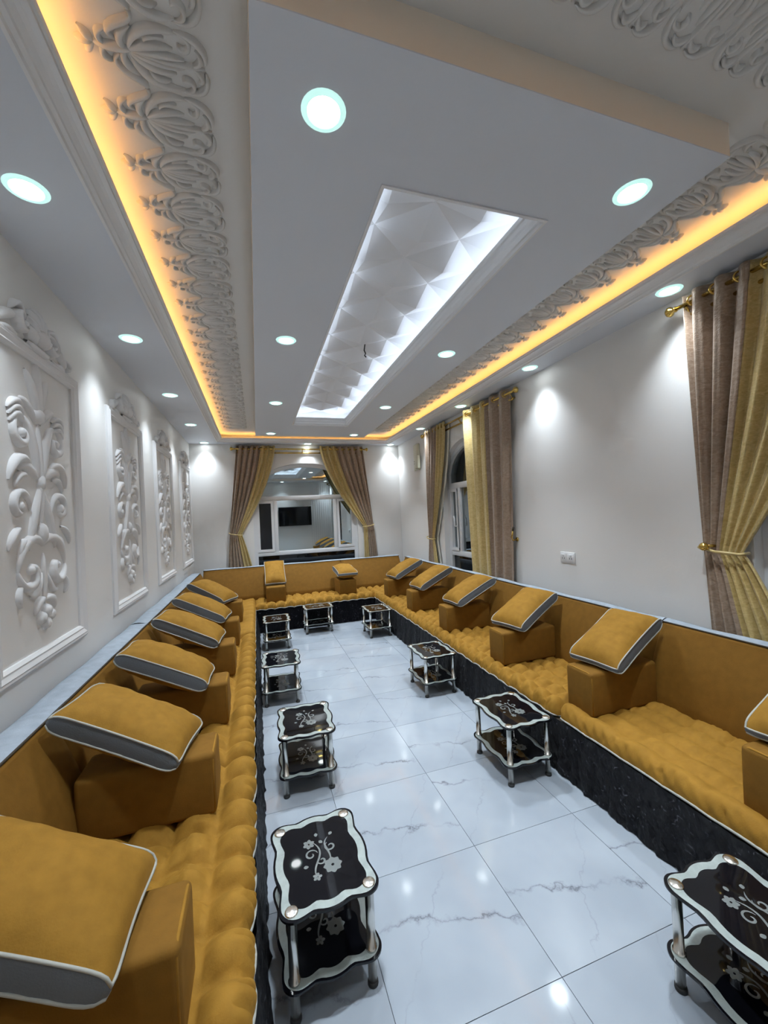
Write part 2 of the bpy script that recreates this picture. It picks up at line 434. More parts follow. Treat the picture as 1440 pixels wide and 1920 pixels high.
# ceiling: upper slab round the recess, border soffits, hanging centre panel, mouldings
CX0, CX1, CY0, CY1 = 0.43, 1.485, 1.41, 6.06         # cavity above the recess
PZ = 3.315                                            # pyramid panel base height
ce = MB()
for b in ((XL, CX0, YN, YB), (CX1, XR, YN, YB), (CX0, CX1, YN, CY0), (CX0, CX1, CY1, YB)): ce.box(*b, ZU, ZU + 0.24)
ce.box(CX0, CX1, CY0, CY1, PZ + 0.013, ZU + 0.24)
ceil = props(ce.build('ceiling', UPPER), kind='structure')
SL, SR, SN, SF = -0.585, 2.485, 0.30, 7.30               # inner edges of the border soffit
PX0, PX1, PY0, PY1 = 0.036, 1.85, 1.07, 6.76           # hanging panel
OX0, OX1, OY0, OY1 = 0.555, 1.36, 1.55, 5.92           # opening in it
for b in ((XL, SL, YN, YB), (SR, XR, YN, YB), (SL, SR, SF, YB), (SL, SR, YN, SN)): box('soffit', (*b, ZC, ZC + 0.03), CEIL, ceil)
pm = MB()
for b in ((PX0, OX0, PY0, PY1), (OX1, PX1, PY0, PY1), (OX0, OX1, PY0, OY0), (OX0, OX1, OY1, PY1)): pm.box(*b, ZC, ZC + 0.004)
for b in ((PX0 + .02, OX0, PY0 + .02, PY1 - .02), (OX1, PX1 - .02, PY0 + .02, PY1 - .02), (OX0, OX1, PY0 + .02, OY0), (OX0, OX1, OY1, PY1 - .02)): pm.box(*b, ZC + 0.004, ZC + 0.03)
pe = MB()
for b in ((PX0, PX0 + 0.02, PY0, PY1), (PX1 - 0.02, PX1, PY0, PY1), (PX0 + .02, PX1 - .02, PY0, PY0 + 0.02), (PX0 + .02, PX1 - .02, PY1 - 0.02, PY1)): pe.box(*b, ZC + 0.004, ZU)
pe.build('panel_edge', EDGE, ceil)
for b in ((CX0 - 0.02, CX0, CY0, CY1), (CX1, CX1 + 0.02, CY0, CY1), (CX0, CX1, CY0 - 0.02, CY0), (CX0, CX1, CY1, CY1 + 0.02)): pm.box(*b, ZC + 0.03, ZU)
pm.build('drop_panel', CEIL, ceil)
mz = lambda a, b, h: (a, b, ZC + h)
mb = MB(); mb.ring(SL, SR, SN, SF, [(0.012, 0.0), (0.012, -0.008), (0.0, -0.008), (-0.004, 0.003), (-0.018, 0.007), (-0.022, 0.014), (-0.038, 0.026), (-0.058, 0.034), (-0.062, 0.040), (-0.080, 0.042), (-0.084, 0.055), (-0.074, 0.058), (-0.070, 0.031), (0.0, 0.031)], mz)
mb.build('cornice', PLASTER, ceil)
mb = MB(); mb.ring(OX0, OX1, OY0, OY1, [(0.010, 0.0), (0.010, -0.006), (-0.004, -0.006), (-0.006, 0.012), (-0.014, 0.016), (-0.016, 0.046), (-0.022, 0.058), (-0.024, 0.082), (-0.032, 0.088), (-0.034, 0.110), (0.004, 0.110), (0.004, 0.0)], mz)
mb.build('cornice', PLASTER, ceil)
# pyramid gypsum panels in the recess
hx, hy = (CX1 - CX0) / 4, (CY1 - CY0) / 20
V = []; F = []
for i in range(3):
    for j in range(3): V.append(((i - 1) * hx, (j - 1) * hy, 0.0 if (i + j) % 2 == 0 else -0.062))
for i in range(2):
    for j in range(2):
        a, b, c, d = i * 3 + j, (i + 1) * 3 + j, (i + 1) * 3 + j + 1, i * 3 + j + 1
        F += [(a, b, c), (a, c, d)] if (i + j) % 2 == 0 else [(a, b, d), (b, c, d)]
n0 = len(V)
for i, j in ((0, 0), (2, 0), (2, 2), (0, 2)): V.append(((i - 1) * hx, (j - 1) * hy, 0.012))
F.append((n0, n0 + 1, n0 + 2, n0 + 3))
pyr = mesh('pyramid_panel', V, F, PYR)
for i in range(2):
    for j in range(10):
        o = link('pyramid_panel', pyr, ceil); o.location = (CX0 + hx * (1 + 2 * i), CY0 + hy * (1 + 2 * j), PZ)

# LED strips lying on top of the soffit and of the panel skin
def led(label, b, mat, group):
    o = box('led_strip', b, mat); props(o, label, 'led strip', group)
zt = ZC + 0.034
led('warm LED strip hidden above the left ceiling border', (SL + 0.034, SL + 0.046, SN, SF, zt, zt + 0.018), WARM, 'warm cove strips')
led('warm LED strip hidden above the right ceiling border', (SR - 0.046, SR - 0.034, SN, SF, zt, zt + 0.018), WARM, 'warm cove strips')
led('warm LED strip hidden above the far ceiling border', (SL + .09, SR - .09, SF - 0.046, SF - 0.034, zt, zt + 0.018), WARM, 'warm cove strips')
led('warm LED strip hidden above the near ceiling border', (SL + .09, SR - .09, SN + 0.034, SN + 0.046, zt, zt + 0.018), WARM, 'warm cove strips')
zt = ZC + 0.034
led('cool white LED strip along the left side of the ceiling recess', (CX0 + 0.02, CX0 + 0.035, CY0 + .05, CY1 - .05, zt, zt + 0.01), COOL, 'cool recess strips')
led('cool white LED strip along the right side of the ceiling recess', (CX1 - 0.035, CX1 - 0.02, CY0 + .05, CY1 - .05, zt, zt + 0.01), COOL, 'cool recess strips')
led('cool white LED strip across the far end of the ceiling recess', (OX0 + .06, OX1 - .06, OY1 + 0.02, OY1 + 0.035, zt, zt + 0.01), COOL, 'cool recess strips')
led('cool white LED strip across the near end of the ceiling recess', (OX0 + .06, OX1 - .06, OY0 - 0.035, OY0 - 0.02, zt, zt + 0.01), COOL, 'cool recess strips')

# downlights
rim_me = lens_me = None
_m = MB(); _m.lathe([(0.054, -0.001), (0.056, -0.006), (0.070, -0.005), (0.075, 0.0)], n=28); rim_me = mesh('rim', [v for v in _m.V], [f for f in _m.F if len(f) == 4], RIM, True)
_m = MB(); _m.lathe([(0.001, -0.0045), (0.04, -0.004), (0.054, -0.002), (0.054, 0.0)], n=24); lens_me = mesh('lens', _m.V, _m.F, LENS, True)
def downlight(x, y, label, power=0.31):
    t = thing('downlight', label, 'ceiling light', (x, y, ZC), group='recessed downlights')
    link('rim', rim_me, t); link('lens', lens_me, t)
    l = bpy.data.lights.new('downlight_lamp', 'SPOT'); l.energy = DOWNLIGHT_W * power; l.color = (0.82, 0.92, 1.0)
    l.spot_size = radians(96); l.spot_blend = 1.0; l.shadow_soft_size = 0.07
    lo = bpy.data.objects.new('downlight_lamp', l); COL.objects.link(lo); lo.parent = t; lo.location = (0, 0, -0.012)
far = ['nearest the camera', 'second from the camera', 'third from the camera', 'farthest from the camera']
for k, y in enumerate((1.92, 3.30, 4.68, 6.06)):
    downlight(-0.815, y, 'round downlight in the border above the left wall, ' + far[k])
for k, y in enumerate((1.87, 3.25, 4.63, 5.98)):
    downlight(2.59, y, 'round downlight in the border above the right wall, ' + far[k])
for k, (x, w) in enumerate(((-0.80, 'in the left corner'), (0.95, 'above the middle of the window'), (2.56, 'in the right corner'))):
    downlight(x, 7.42, 'round downlight in the far ceiling border ' + w)
for k, y in enumerate((1.31, 3.10, 4.82, 6.56)):
    downlight(0.27, y, 'round downlight in the hanging panel left of the recess, ' + far[k], 1.0)
    downlight(1.62, y, 'round downlight in the hanging panel right of the recess, ' + far[k], 1.0)
for x, w in ((-0.80, 'left'), (0.95, 'middle'), (2.56, 'right')):
    downlight(x, 0.02, 'round downlight in the near ceiling border overhead, ' + w)

mb = MB(); mb.tube([(1.035, 3.60, 3.30), (1.025, 3.60, 3.24), (1.04, 3.61, 3.215), (1.03, 3.61, 3.195), (1.045, 3.61, 3.18)], 0.006, 6)
props(mb.build('dangling_wire', WIRE, smooth=True), 'short black wire dangling from the pyramid panels in the recess', 'wire')

# ceiling relief ornament: one motif, repeated
def ceiling_motif(big):
    mb = MB(); mp = lambda a, b, h: (b, a, -h)       # local x = across (0 tip .. 0.38), y = along
    k = 1.0 if big else 0.82
    st = lambda pts, w, h=0.022: mb.stroke(pts, w, h, mp)
    # star of three pointed leaves at the tip
    for an in (-0.9, 0, 0.9): st([(0.045 * sin(an) * f, 0.055 - 0.05 * cos(an) * f) for f in (0, .25, .5, .75, 1)], 0.011)
    st(bez((0, 0.05), (0.004, 0.09), (-0.004, 0.12), (0, 0.16)), 0.012)
    for s in (-1, 1):
        f = lambda *P: [(s * p * k, q) for p, q in P]
        st(bez(*f((0, .09), (.02, .06), (.05, .07), (.055, .10))), 0.009)
        st(bez(*f((0, .14), (.03, .12), (.06, .13), (.085, .17))), 0.012)
        st(bez(*f((0, .15), (.03, .18), (.05, .22), (.045, .28))), 0.012)
        st(bez(*f((0, .15), (.015, .20), (.02, .25), (.015, .31))), 0.010)
        st(bez(*f((.005, .15), (.07, .16), (.12, .22), (.10, .30))), 0.013)
        st([(s * p * k, q) for p, q in spiral(.070, .305, .034, .006, -0.2, 4.6)], 0.008)
        st(bez(*f((.015, .37), (.06, .385), (.11, .36), (.108, .29))), 0.010)
        st(bez(*f((0, .33), (.02, .36), (.04, .37), (.06, .345))), 0.009)
        st(bez(*f((.045, .20), (.075, .20), (.085, .235), (.075, .26))), 0.008)
    st(bez((0, .16), (.003, .24), (-.003, .30), (0, .37)), 0.008)
    # S-scroll linking to the next motif
    st(bez((0.02, .12), (.06, .05), (.09, .22), (.11, .17)), 0.011); st(bez((-0.02, .12), (-.06, .05), (-.09, .22), (-.11, .17)), 0.011)
    return mesh('relief_motif', mb.V, mb.F, ORN, True)
motA, motB = ceiling_motif(True), ceiling_motif(False)
def relief(label, spots, rz, sx):
    t = thing('ceiling_relief', label, 'plaster relief', (spots[0][0], spots[0][1], ZU), group='plaster relief strips')
    for k, (x, y) in enumerate(spots):
        o = link('relief_motif', motA if k % 2 == 0 else motB, t)
        o.location = (x - spots[0][0], y - spots[0][1], 0); o.rotation_euler = (0, 0, rz)
relief('arabesque plaster relief strip on the ceiling left of the hanging panel', [(-0.47, 0.74 + 0.222 * k) for k in range(28)], 0, 1)
relief('arabesque plaster relief strip on the ceiling right of the hanging panel', [(2.365, 0.74 + 0.222 * k) for k in range(28)], pi, 1)
relief('arabesque plaster relief strip across the ceiling at the near end', [(0.06 + 0.222 * k, 0.56) for k in range(9)], pi / 2, 1)

# ================================================================== WALL PANELS on the left
def panel_relief():
    mb = MB(); st = lambda p, w, h=0.035, t=(0.3, 0.15): mb.stroke(p, w, h, mp, t)
    mp = lambda a, b, h: (h * 0.55, a, b)       # local: x out of wall, y along, z up
    bl = lambda cx, cy, rx, ry, h: mb.blob(cx, cy, rx, ry, h, mp)
    st(bez((0, .36), (.012, .48), (-.012, .58), (0, .68)), 0.040, 0.05)
    bl(0, .40, .055, .045, .06)
    st(bez((0, .36), (0, .2), (0, .0), (0, -.16)), 0.028, 0.035)
    st(bez((0, -.30), (0.0, -.38), (0, -.48), (0, -.56)), 0.022, 0.03)
    for s in (-1, 1):
        f = lambda *P: [(s * p, q) for p, q in P]
        # top fleur
        st(bez(*f((0, .38), (.03, .48), (.06, .56), (.11, .61))), 0.032, 0.045)
        st(bez(*f((.02, .36), (.07, .42), (.12, .46), (.17, .45))), 0.024, 0.035)
        # upper C scroll with leaf hoods
        st(bez(*f((.01, .06), (.05, .20), (.07, .34), (.16, .37)), n=14), 0.030, 0.045)
        st([(s * p, q) for p, q in spiral(.165, .285, .088, .018, pi / 2, -pi * 1.35, 22)], 0.024, 0.05)
        bl(s * .165, .285, .030, .030, .05)
        for q, a in ((.40, .9), (.43, 1.2), (.37, .55)):
            st(bez((s * .14, q - .03), (s * .19, q + .02), (s * .24, q), (s * (.245 + .02 * a), q - .05)), 0.017, 0.05)
        # drooping leaf
        st(bez(*f((.02, .08), (.10, .12), (.17, .16), (.20, .10))), 0.030, 0.04)
        st(bez(*f((.10, .14), (.17, .19), (.25, .16), (.28, .05))), 0.026, 0.055)
        st(bez(*f((.12, .08), (.18, .10), (.22, .07), (.235, .02))), 0.018, 0.04)
        # crossing stems and middle scroll
        st(bez(*f((.0, .04), (.05, -.06), (.10, -.16), (.13, -.28)), n=14), 0.028, 0.04)
        st([(s * p, q) for p, q in spiral(.20, -.07, .092, .020, pi * 1.05, -pi * 0.75, 20)], 0.022, 0.045)
        bl(s * .20, -.07, .028, .034, .045)
        st(bez(*f((.20, -.17), (.25, -.18), (.29, -.22), (.30, -.27))), 0.018, 0.045)
        st(bez(*f((.13, -.24), (.18, -.22), (.22, -.26), (.21, -.32))), 0.020, 0.035)
        # lower heart scrolls
        st(bez(*f((0, -.26), (.08, -.18), (.22, -.24), (.23, -.38)), n=14), 0.026, 0.045)
        st([(s * p, q) for p, q in spiral(.135, -.385, .098, .016, 0.1, -pi * 1.55, 24)], 0.026, 0.055)
        bl(s * .13, -.375, .026, .026, .05)
        st(bez(*f((.14, -.50), (.08, -.53), (.05, -.46), (.02, -.40))), 0.018, 0.035)
        st(bez(*f((.20, -.44), (.25, -.46), (.25, -.52), (.21, -.54))), 0.018, 0.04)
        # pendant flower leaves
        st(bez(*f((0, -.54), (.05, -.52), (.09, -.55), (.10, -.60))), 0.022, 0.045)
        bl(s * .045, -.625, .042, .036, .05)
    bl(0, -.20, .045, .06, .05); bl(0, -.595, .038, .038, .06); bl(0, -.66, .034, .036, .05); bl(0, .06, .035, .05, .05)
    return mesh('scroll_relief', mb.V, mb.F, PLASTER, True)
def panel_crest():
    mb = MB(); mp = lambda a, b, h: (h * 0.7, a, b)
    st = lambda p, w, h=0.04, t=(0.3, 0.2): mb.stroke(p, w, h, mp, t)
    for k in range(-3, 4): st([(0.13 * sin(k * .36) * f, .02 + (.20 - .01 * abs(k)) * cos(k * .36) * f) for f in (0.1, .3, .5, .7, .85, 1)], 0.030, 0.075, (.2, .7))
    mb.blob(0, .07, .075, .055, .10, mp, 14, 4)
    st(bez((-.10, .02), (-.04, -.01), (.04, -.01), (.10, .02)), 0.02, 0.08, (.6, .6))
    for s in (-1, 1):
        st([(s * p, q) for p, q in spiral(.145, .085, .062, .014, 2.4, -3.8, 20)], 0.018, 0.07)
        mb.blob(s * .145, .085, .024, .024, .07, mp)
        st(bez((s * .19, .10), (s * .24, .10), (s * .28, .07), (s * .33, .03)), 0.026, 0.05, (.6, .3))
        st([(s * p, q) for p, q in spiral(.335, .045, .036, .008, 2.2, -3.2, 14)], 0.014, 0.05, (.6, .3))
        st(bez((s * .17, .02), (s * .23, .0), (s * .28, .03), (s * .31, .0)), 0.018, 0.04)
        st(bez((s * .11, .14), (s * .16, .20), (s * .20, .17), (s * .22, .12)), 0.016, 0.05)
    return mesh('crest', mb.V, mb.F, PLASTER, True)
rel_me, crest_me = panel_relief(), panel_crest()
pz0, pz1 = 1.03, 2.62
fm = MB(); hw = 0.47
fm.ring(-hw + 0.075, hw - 0.075, 0.075, pz1 - pz0 - 0.075, [(0.075, 0.0), (0.075, 0.014), (0.062, 0.026), (0.052, 0.022), (0.044, 0.030), (0.022, 0.020), (0.014, 0.022), (0.0, 0.010), (0.0, 0.0)], lambda a, b, h: (h, a, b))
frame_me = mesh('frame_moulding', fm.V, fm.F, PLASTER)
pl = ['nearest the camera', 'second from the camera', 'third from the camera', 'farthest, beside the back wall']
for k, y in enumerate((2.49, 3.96, 5.40, 6.93)):
    t = thing('wall_panel', 'white framed plaster wall panel with scroll relief and crest, ' + pl[k], 'wall panel', (XL, y, pz0), group='framed plaster panels on the left wall')
    link('frame_moulding', frame_me, t)
    o = link('scroll_relief', rel_me, t); o.location = (0, 0, 0.85)
    o = link('crest', crest_me, t); o.location = (0, 0, pz1 - pz0 - 0.01)

# ================================================================== SOFAS
SEAT = 0.43
def fr_left(d, t, z): return (-0.76 + d, t, z)
def fr_right(d, t, z): return (2.41 - d, t, z)
def fr_back(d, t, z): return (t, 6.90 - d, z)
def skirt_fn(fr, d0, d1, t0, t1, seed):
    rnd = random.Random(seed); ph = [rnd.uniform(0, 6.28) for _ in range(6)]
    def fn(u, v):
        t = t0 + (t1 - t0) * u; z = 0.004 + 0.336 * v
        w = 0.005 * sin(t * 31 + ph[0]) + 0.004 * sin(t * 67 + ph[1] + z * 5) + 0.003 * sin(t * 113 + z * 21 + ph[2])
        w += 0.0025 * sin(t * 57 + z * 90 + ph[3]) + 0.002 * sin(t * 140 - z * 70 + ph[4])
        return fr(d1 + (d0 - d1) * v + w * (1 - 0.6 * v), t, z)
    return fn
def sofa_base(name, label, fr, t0, t1, dback, df0, df1, seed):
    p, q = Vector(fr(dback, t0, 0)), Vector(fr(df0 - 0.02, t1, 0))
    t = thing(name, label, 'sofa', ((p.x + q.x) / 2, (p.y + q.y) / 2, 0), group='sofa runs round the room')
    box('base', (min(p.x, q.x), max(p.x, q.x), min(p.y, q.y), max(p.y, q.y), 0, 0.325), DPIPE, t, 0.01, 2)
    mb = MB(); mb.grid(skirt_fn(fr, df0, df1, t0, t1, seed), int((t1 - t0) / 0.02), 16)
    mb.build('skirt', SKIRT, t, True)
    return t
sofa_base('sofa_base', 'long low sofa base with black crushed skirt along the left wall', fr_left, -0.20, 6.26, -0.26, 0.70, 0.735, 1)
sofa_base('sofa_base', 'long low sofa base with black crushed skirt along the right wall', fr_right, -0.20, 6.26, -0.27, 0.635, 0.645, 2)
sofa_base('sofa_base', 'low sofa base with black skirt below the back window', fr_back, -0.98, 2.66, -0.43, 0.605, 0.63, 3)

def mattress(label, fr, t0, t1, Wd, puff, pt, nd, seed, smoothfront=False):
    rnd = random.Random(seed); ph = [rnd.uniform(0, 6.28) for _ in range(8)]
    L = t1 - t0; p = Vector(fr(Wd / 2, (t0 + t1) / 2, 0.325))
    th = thing('seat_mattress', label, 'seat cushion', p, group='tufted seat mattresses')
    nose = 0.30                            # fraction of v used by the rounded front
    n_t = max(2, round(L / pt))
    def jit(a, k): return 0.12 * sin(a * 2.1 + ph[k]) + 0.08 * sin(a * 4.7 + ph[k + 1])
    def fn(u, v):
        t = t0 + L * u; uu = u * n_t + jit(t * 1.3, 0) + 0.10 * sin(v * 9 + ph[6])
        ends = min(1.0, min(u, 1 - u) * L / 0.05); ends = math.sqrt(max(0, 1 - (1 - ends) ** 2))
        a = abs(sin(pi * uu)) ** 0.55
        crest = SEAT + 0.012 - puff; zbot = 0.285
        lump = 0.82 + 0.18 * sin(2.4 * math.floor(uu) + 5.1 * math.floor(v * nd) + ph[1])
        ka = a * (lump if v < 0.5 else 1) if not smoothfront else 0.45 + 0.55 * a
        cw = PI2 * t / 0.062 + 2.2 * sin(t * 8.3 + ph[5])
        if v < 1 - nose:
            s = v / (1 - nose); d = Wd * s
            b = abs(sin(pi * (s * (nd - 0.5) + 0.07 * sin(uu * 2.3 + ph[2]) * (1 - s)))) ** 0.5
            fade = 1 - s ** 6
            wr = (puff * 0.13 * sin(uu * 21 + s * 13 + ph[3]) * (1 - a * 0.6) + puff * 0.06 * sin(uu * 37 - s * 25)) * b * fade
            cr = max(0.0, sin(cw + s * 9)) ** 8
            z = crest + puff * ka * b + wr - puff * 0.34 * cr * b * fade
            z = 0.33 + (z - 0.33) * (0.35 + 0.65 * ends)
            return fr(d, t, z)
        s = (v - (1 - nose)) / nose; an = s * pi * 0.56
        sc = abs(sin(pi * uu * 0.5 + ph[7])) ** 0.6
        am = (0.5 * a + 0.5 * sc) if not smoothfront else 0.6 + 0.3 * a
        rx = 0.035 + puff * 0.40 * am; ztop = crest + puff * ka
        zc, rz = (ztop + zbot) / 2, (ztop - zbot) / 2
        cr = max(0.0, sin(cw + 9 + 1.5 * s)) ** 8
        wr = (puff * 0.12 * sin(uu * 21 + an * 2 + ph[4]) + puff * 0.05 * sin(uu * 41 + an * 3) - puff * 0.34 * cr) * sin(an)
        d = Wd + rx * sin(an) + wr * (1 - s ** 4); z = zc + rz * cos(an) - wr * 0.0 - puff * 0.16 * cr * sin(an) * (1 - s)
        z = 0.33 + (z - 0.33) * (0.35 + 0.65 * ends) if z > 0.33 else z
        d = Wd - 0.02 + (d - Wd + 0.02) * ends
        return fr(d, t, z)
    nu, nv = int(L / 0.013), 52
    mb = MB(); mb.grid(fn, nu, nv); mb.build('cover', MUST, th, True)
    pts = [Vector(fn(i / nu, 1.0)) for i in range(0, nu + 1, 2)]
    mb = MB(); mb.tube(pts, 0.0065, 6); mb.build('piping', PIPE, th, True)
mattress('tufted mustard seat mattress on the left sofa nearest the camera', fr_left, -0.18, 2.36, 0.635, 0.082, 0.155, 4, 11)
mattress('tufted mustard seat mattress in the middle of the left sofa', fr_left, 2.36, 4.80, 0.63, 0.076, 0.15, 4, 12)
mattress('smoother mustard seat mattress at the far end of the left sofa', fr_left, 4.80, 6.88, 0.645, 0.030, 0.22, 3, 13, True)
mattress('flatter channelled mustard seat mattress on the right sofa nearest the camera', fr_right, -0.18, 2.14, 0.575, 0.042, 0.24, 5, 14, True)
mattress('tufted mustard seat mattress in the middle of the right sofa', fr_right, 2.14, 5.36, 0.575, 0.062, 0.135, 5, 15)
mattress('tufted mustard seat mattress at the far end of the right sofa', fr_right, 5.36, 6.88, 0.575, 0.056, 0.14, 5, 16)
mattress('tufted mustard seat mattress of the back sofa below the window', fr_back, -0.08, 1.80, 0.56, 0.052, 0.14, 4, 17)

def backrest(label, fr, t0, t1, lean, dback, ztop, seed):
    """sloping back cushion; front foot at d=0, top front at d=-lean, top back at d=dback"""
    rnd = random.Random(seed); ph = rnd.uniform(0, 6)
    L = t1 - t0; p = Vector(fr(-0.1, (t0 + t1) / 2, 0.34))
    th = thing('backrest_cushion', label, 'back cushion', p, group='sofa back cushions')
    prof = [(dback, 0.34), (0.0, 0.34), (0.02, 0.38), (0.02, 0.46)]
    n = 12
    for i in range(1, n + 1):
        s = i / n; prof.append((0.02 - (lean + 0.02) * s + 0.022 * sin(pi * s), 0.46 + (ztop - 0.025 - 0.46) * s))
    prof += [(-lean - 0.006, ztop - 0.010), (-lean - 0.022, ztop)]
    body_top = prof[-1]
    m = len(prof) - 1
    def fn(u, v):
        k = v * m; i = min(int(k), m - 1); f = k - i
        d = prof[i][0] * (1 - f) + prof[i + 1][0] * f; z = prof[i][1] * (1 - f) + prof[i + 1][1] * f
        e = min(1.0, min(u, 1 - u) * L / 0.035); e = math.sqrt(max(0, 1 - (1 - e) ** 2))
        d = d - 0.025 * (1 - e) + 0.004 * sin(u * L * 7 + ph) * sin(v * 6)
        return fr(d, t0 + L * u, z)
    nu = max(24, int(L / 0.03)); us = MB(); us.grid(fn, nu, m * 2)
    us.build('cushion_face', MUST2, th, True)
    def ft(u, v):
        d = body_top[0] + (dback - body_top[0]) * v
        z = ztop + 0.012 * sin(pi * v) + 0.004 * sin(u * L * 9 + v * 4 + ph)
        if v > 0.999: z = ztop - 0.04
        return fr(d, t0 + L * u, z)
    us = MB(); us.grid(ft, nu, 8); us.build('top_band', PALE, th, True)
    us = MB(); us.grid(lambda u, v: fr(dback - 0.001, t0 + L * u, 0.34 + (ztop - 0.04 - 0.34) * v), 4, 2); us.build('back_face', PALE, th)
    mb = MB(); mb.tube([Vector(fr(body_top[0] + 0.006, t0 + L * i / nu, ztop + 0.001)) for i in range(nu + 1)], 0.0055, 6); mb.build('piping', DPIPE, th, True)
    for u in (0.0, 1.0):
        V = [fr(d, t0 + L * u, z) for d, z in [(q[0] - 0.025, q[1]) for q in prof] + [(dback, ztop - 0.04)]]
        add('end_face', V, [tuple(range(len(V)))], MUST2, th)
lj = [-0.20, 2.10, 3.70, 5.10, 6.86]; nm = ['nearest the camera', 'second from the camera', 'third from the camera', 'at the far end']
for k in range(4): backrest('mustard back cushion with grey top along the left wall, ' + nm[k], fr_left, lj[k], lj[k + 1], 0.10, -0.262, 0.895, 20 + k)
rj = [-0.20, 2.00, 3.95, 5.30, 6.86]
for k in range(4): backrest('mustard back cushion with grey top along the right wall, ' + nm[k], fr_right, rj[k], rj[k + 1], 0.12, -0.225, 0.90, 30 + k)
bj = [-0.87, 0.18, 1.41, 2.54]
for k, w in enumerate(('left of', 'centred under', 'right of')): backrest('mustard back cushion of the back sofa ' + w + ' the window', fr_back, bj[k], bj[k + 1], 0.24, -0.42, 0.895, 40 + k)

# arm rests (loose blocks) and pillows
def armrest(label, fr, tc, d0, d1, ztop, w=0.21):
    p = Vector(fr((d0 + d1) / 2, tc, SEAT - 0.01))
    th = thing('arm_rest', label, 'arm rest', p, group='loose mustard arm rests')
    a, b = Vector(fr(d0, tc - w / 2, SEAT - 0.02)), Vector(fr(d1, tc + w / 2, ztop))
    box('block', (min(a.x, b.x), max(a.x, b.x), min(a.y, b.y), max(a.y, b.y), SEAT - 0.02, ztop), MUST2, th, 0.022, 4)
    loop = []; hw, zb = w / 2 - 0.008, SEAT - 0.005
    for k in range(9): an = pi - pi / 2 * k / 8; loop.append((-hw + 0.03 + 0.03 * cos(an), ztop - 0.036 + 0.03 * sin(an)))
    for k in range(9): an = pi / 2 - pi / 2 * k / 8; loop.append((hw - 0.03 + 0.03 * cos(an), ztop - 0.036 + 0.03 * sin(an)))
    loop = [(-hw, zb)] + loop + [(hw, zb)]
    mb = MB(); mb.tube([fr(d1 - 0.010, tc + q, z) for q, z in loop], 0.005, 6); mb.build('piping', MUST, th, True)
    mb = MB()
    pf = [(q * 0.93, z) for q, z in loop]
    cx, cz = 0, (zb + ztop) / 2
    V = [fr(d1 + 0.012, tc, cz)] + [fr(d1 - 0.006, tc + q, z) for q, z in pf]
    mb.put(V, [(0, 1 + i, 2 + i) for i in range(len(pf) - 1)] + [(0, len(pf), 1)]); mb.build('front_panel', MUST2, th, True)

def pillow_meshes(Lp, Wp, T, seed):
    rnd = random.Random(seed); ph = [rnd.uniform(0, 6) for _ in range(6)]
    a, b = Lp / 2, Wp / 2; nx, ny = 28, 18
    def xy(u, v):      # u, v in -1..1; edges bow in between the corners, corners slightly rounded
        c = 1 - 0.035 * max(0, (u * u * v * v)) ** 3
        return a * u * (1 - 0.045 * (1 - v * v)) * c, b * v * (1 - 0.07 * (1 - u * u)) * c
    def th(u): return T / 2 * (1 - 0.62 * abs(u) ** 12)
    def face(sg):
        mb = MB()
        def fn(p, q):
            u, v = 2 * p - 1, 2 * q - 1; x, y = xy(u, v)
            e = (1 - abs(u) ** 3.0) * (1 - abs(v) ** 2.6); rim = max(abs(u), abs(v))
            z = th(u) + 0.060 * e ** 0.75 + 0.007 * sin(x * 24 + ph[0] + y * 9) * sin(y * 30 + ph[1]) * e
            z += 0.004 * sin(x * 70 + ph[2]) * max(0, abs(v) - 0.45) * (1 - abs(v)) * 6 + 0.004 * sin(y * 80 + ph[4]) * max(0, abs(u) - 0.5) * (1 - abs(u)) * 6
            return (x, y, sg * z)
        mb.grid(fn, nx, ny); return mb.V, mb.F
    top = mesh('pillow_cover', *face(1), MUST, True); bot = mesh('pillow_underside', *face(-1), MUST, True)
    loop = [xy(-1 + 2 * i / nx, -1) for i in range(nx)] + [xy(1, -1 + 2 * i / ny) for i in range(ny)] + [xy(1 - 2 * i / nx, 1) for i in range(nx)] + [xy(-1, 1 - 2 * i / ny) for i in range(ny)]
    lu = [-1 + 2 * i / nx for i in range(nx)] + [1] * ny + [1 - 2 * i / nx for i in range(nx)] + [-1] * ny
    n = len(loop); mb = MB()
    def fn(u, v):
        k = round(u * n) % n; x, y = loop[k]; T_ = th(lu[k]); s = 1 + 0.02 * sin(pi * v) + 0.005 * sin(k * 1.9 + ph[3])
        return (x * s, y * s, T_ - 2 * T_ * v)
    mb.grid(fn, n, 4, close_u=True); gus = mesh('gusset', mb.V, mb.F, GREY, True)
    pm_ = []
    for sg in (1, -1):
        mb = MB(); mb.tube([(x * 1.004, y * 1.004, sg * th(q)) for (x, y), q in zip(loop, lu)], 0.0042, 6, closed=True); pm_.append(mesh('piping', mb.V, mb.F, PIPE, True))
    return top, bot, gus, pm_[0], pm_[1]
PMS = [pillow_meshes(0.545, 0.325, 0.075, s) for s in (1, 2, 3)]
def pillow(label, p_low, p_hi, up, k, roll=0.0):
    """length axis from p_low to p_hi (centres of the two short edges), face normal near up"""
    lo, hi = Vector(p_low), Vector(p_hi); x = (hi - lo).normalized(); z = (Vector(up) - x * x.dot(Vector(up))).normalized()
    z = Matrix.Rotation(roll, 3, x) @ z; y = z.cross(x)
    R = Matrix((x, y, z)).transposed()
    th = thing('pillow', label, 'pillow', (lo + hi) / 2, R.to_euler(), group='mustard pillows with grey edges')
    for me, nme in zip(PMS[k % 3], ('cover', 'underside', 'gusset', 'piping', 'piping')): link(nme, me, th)
    return th
LA = [1.19, 2.03, 2.84, 3.68, 4.50, 5.47]; RA = [1.05, 2.03, 2.94, 3.95, 4.95, 5.95]
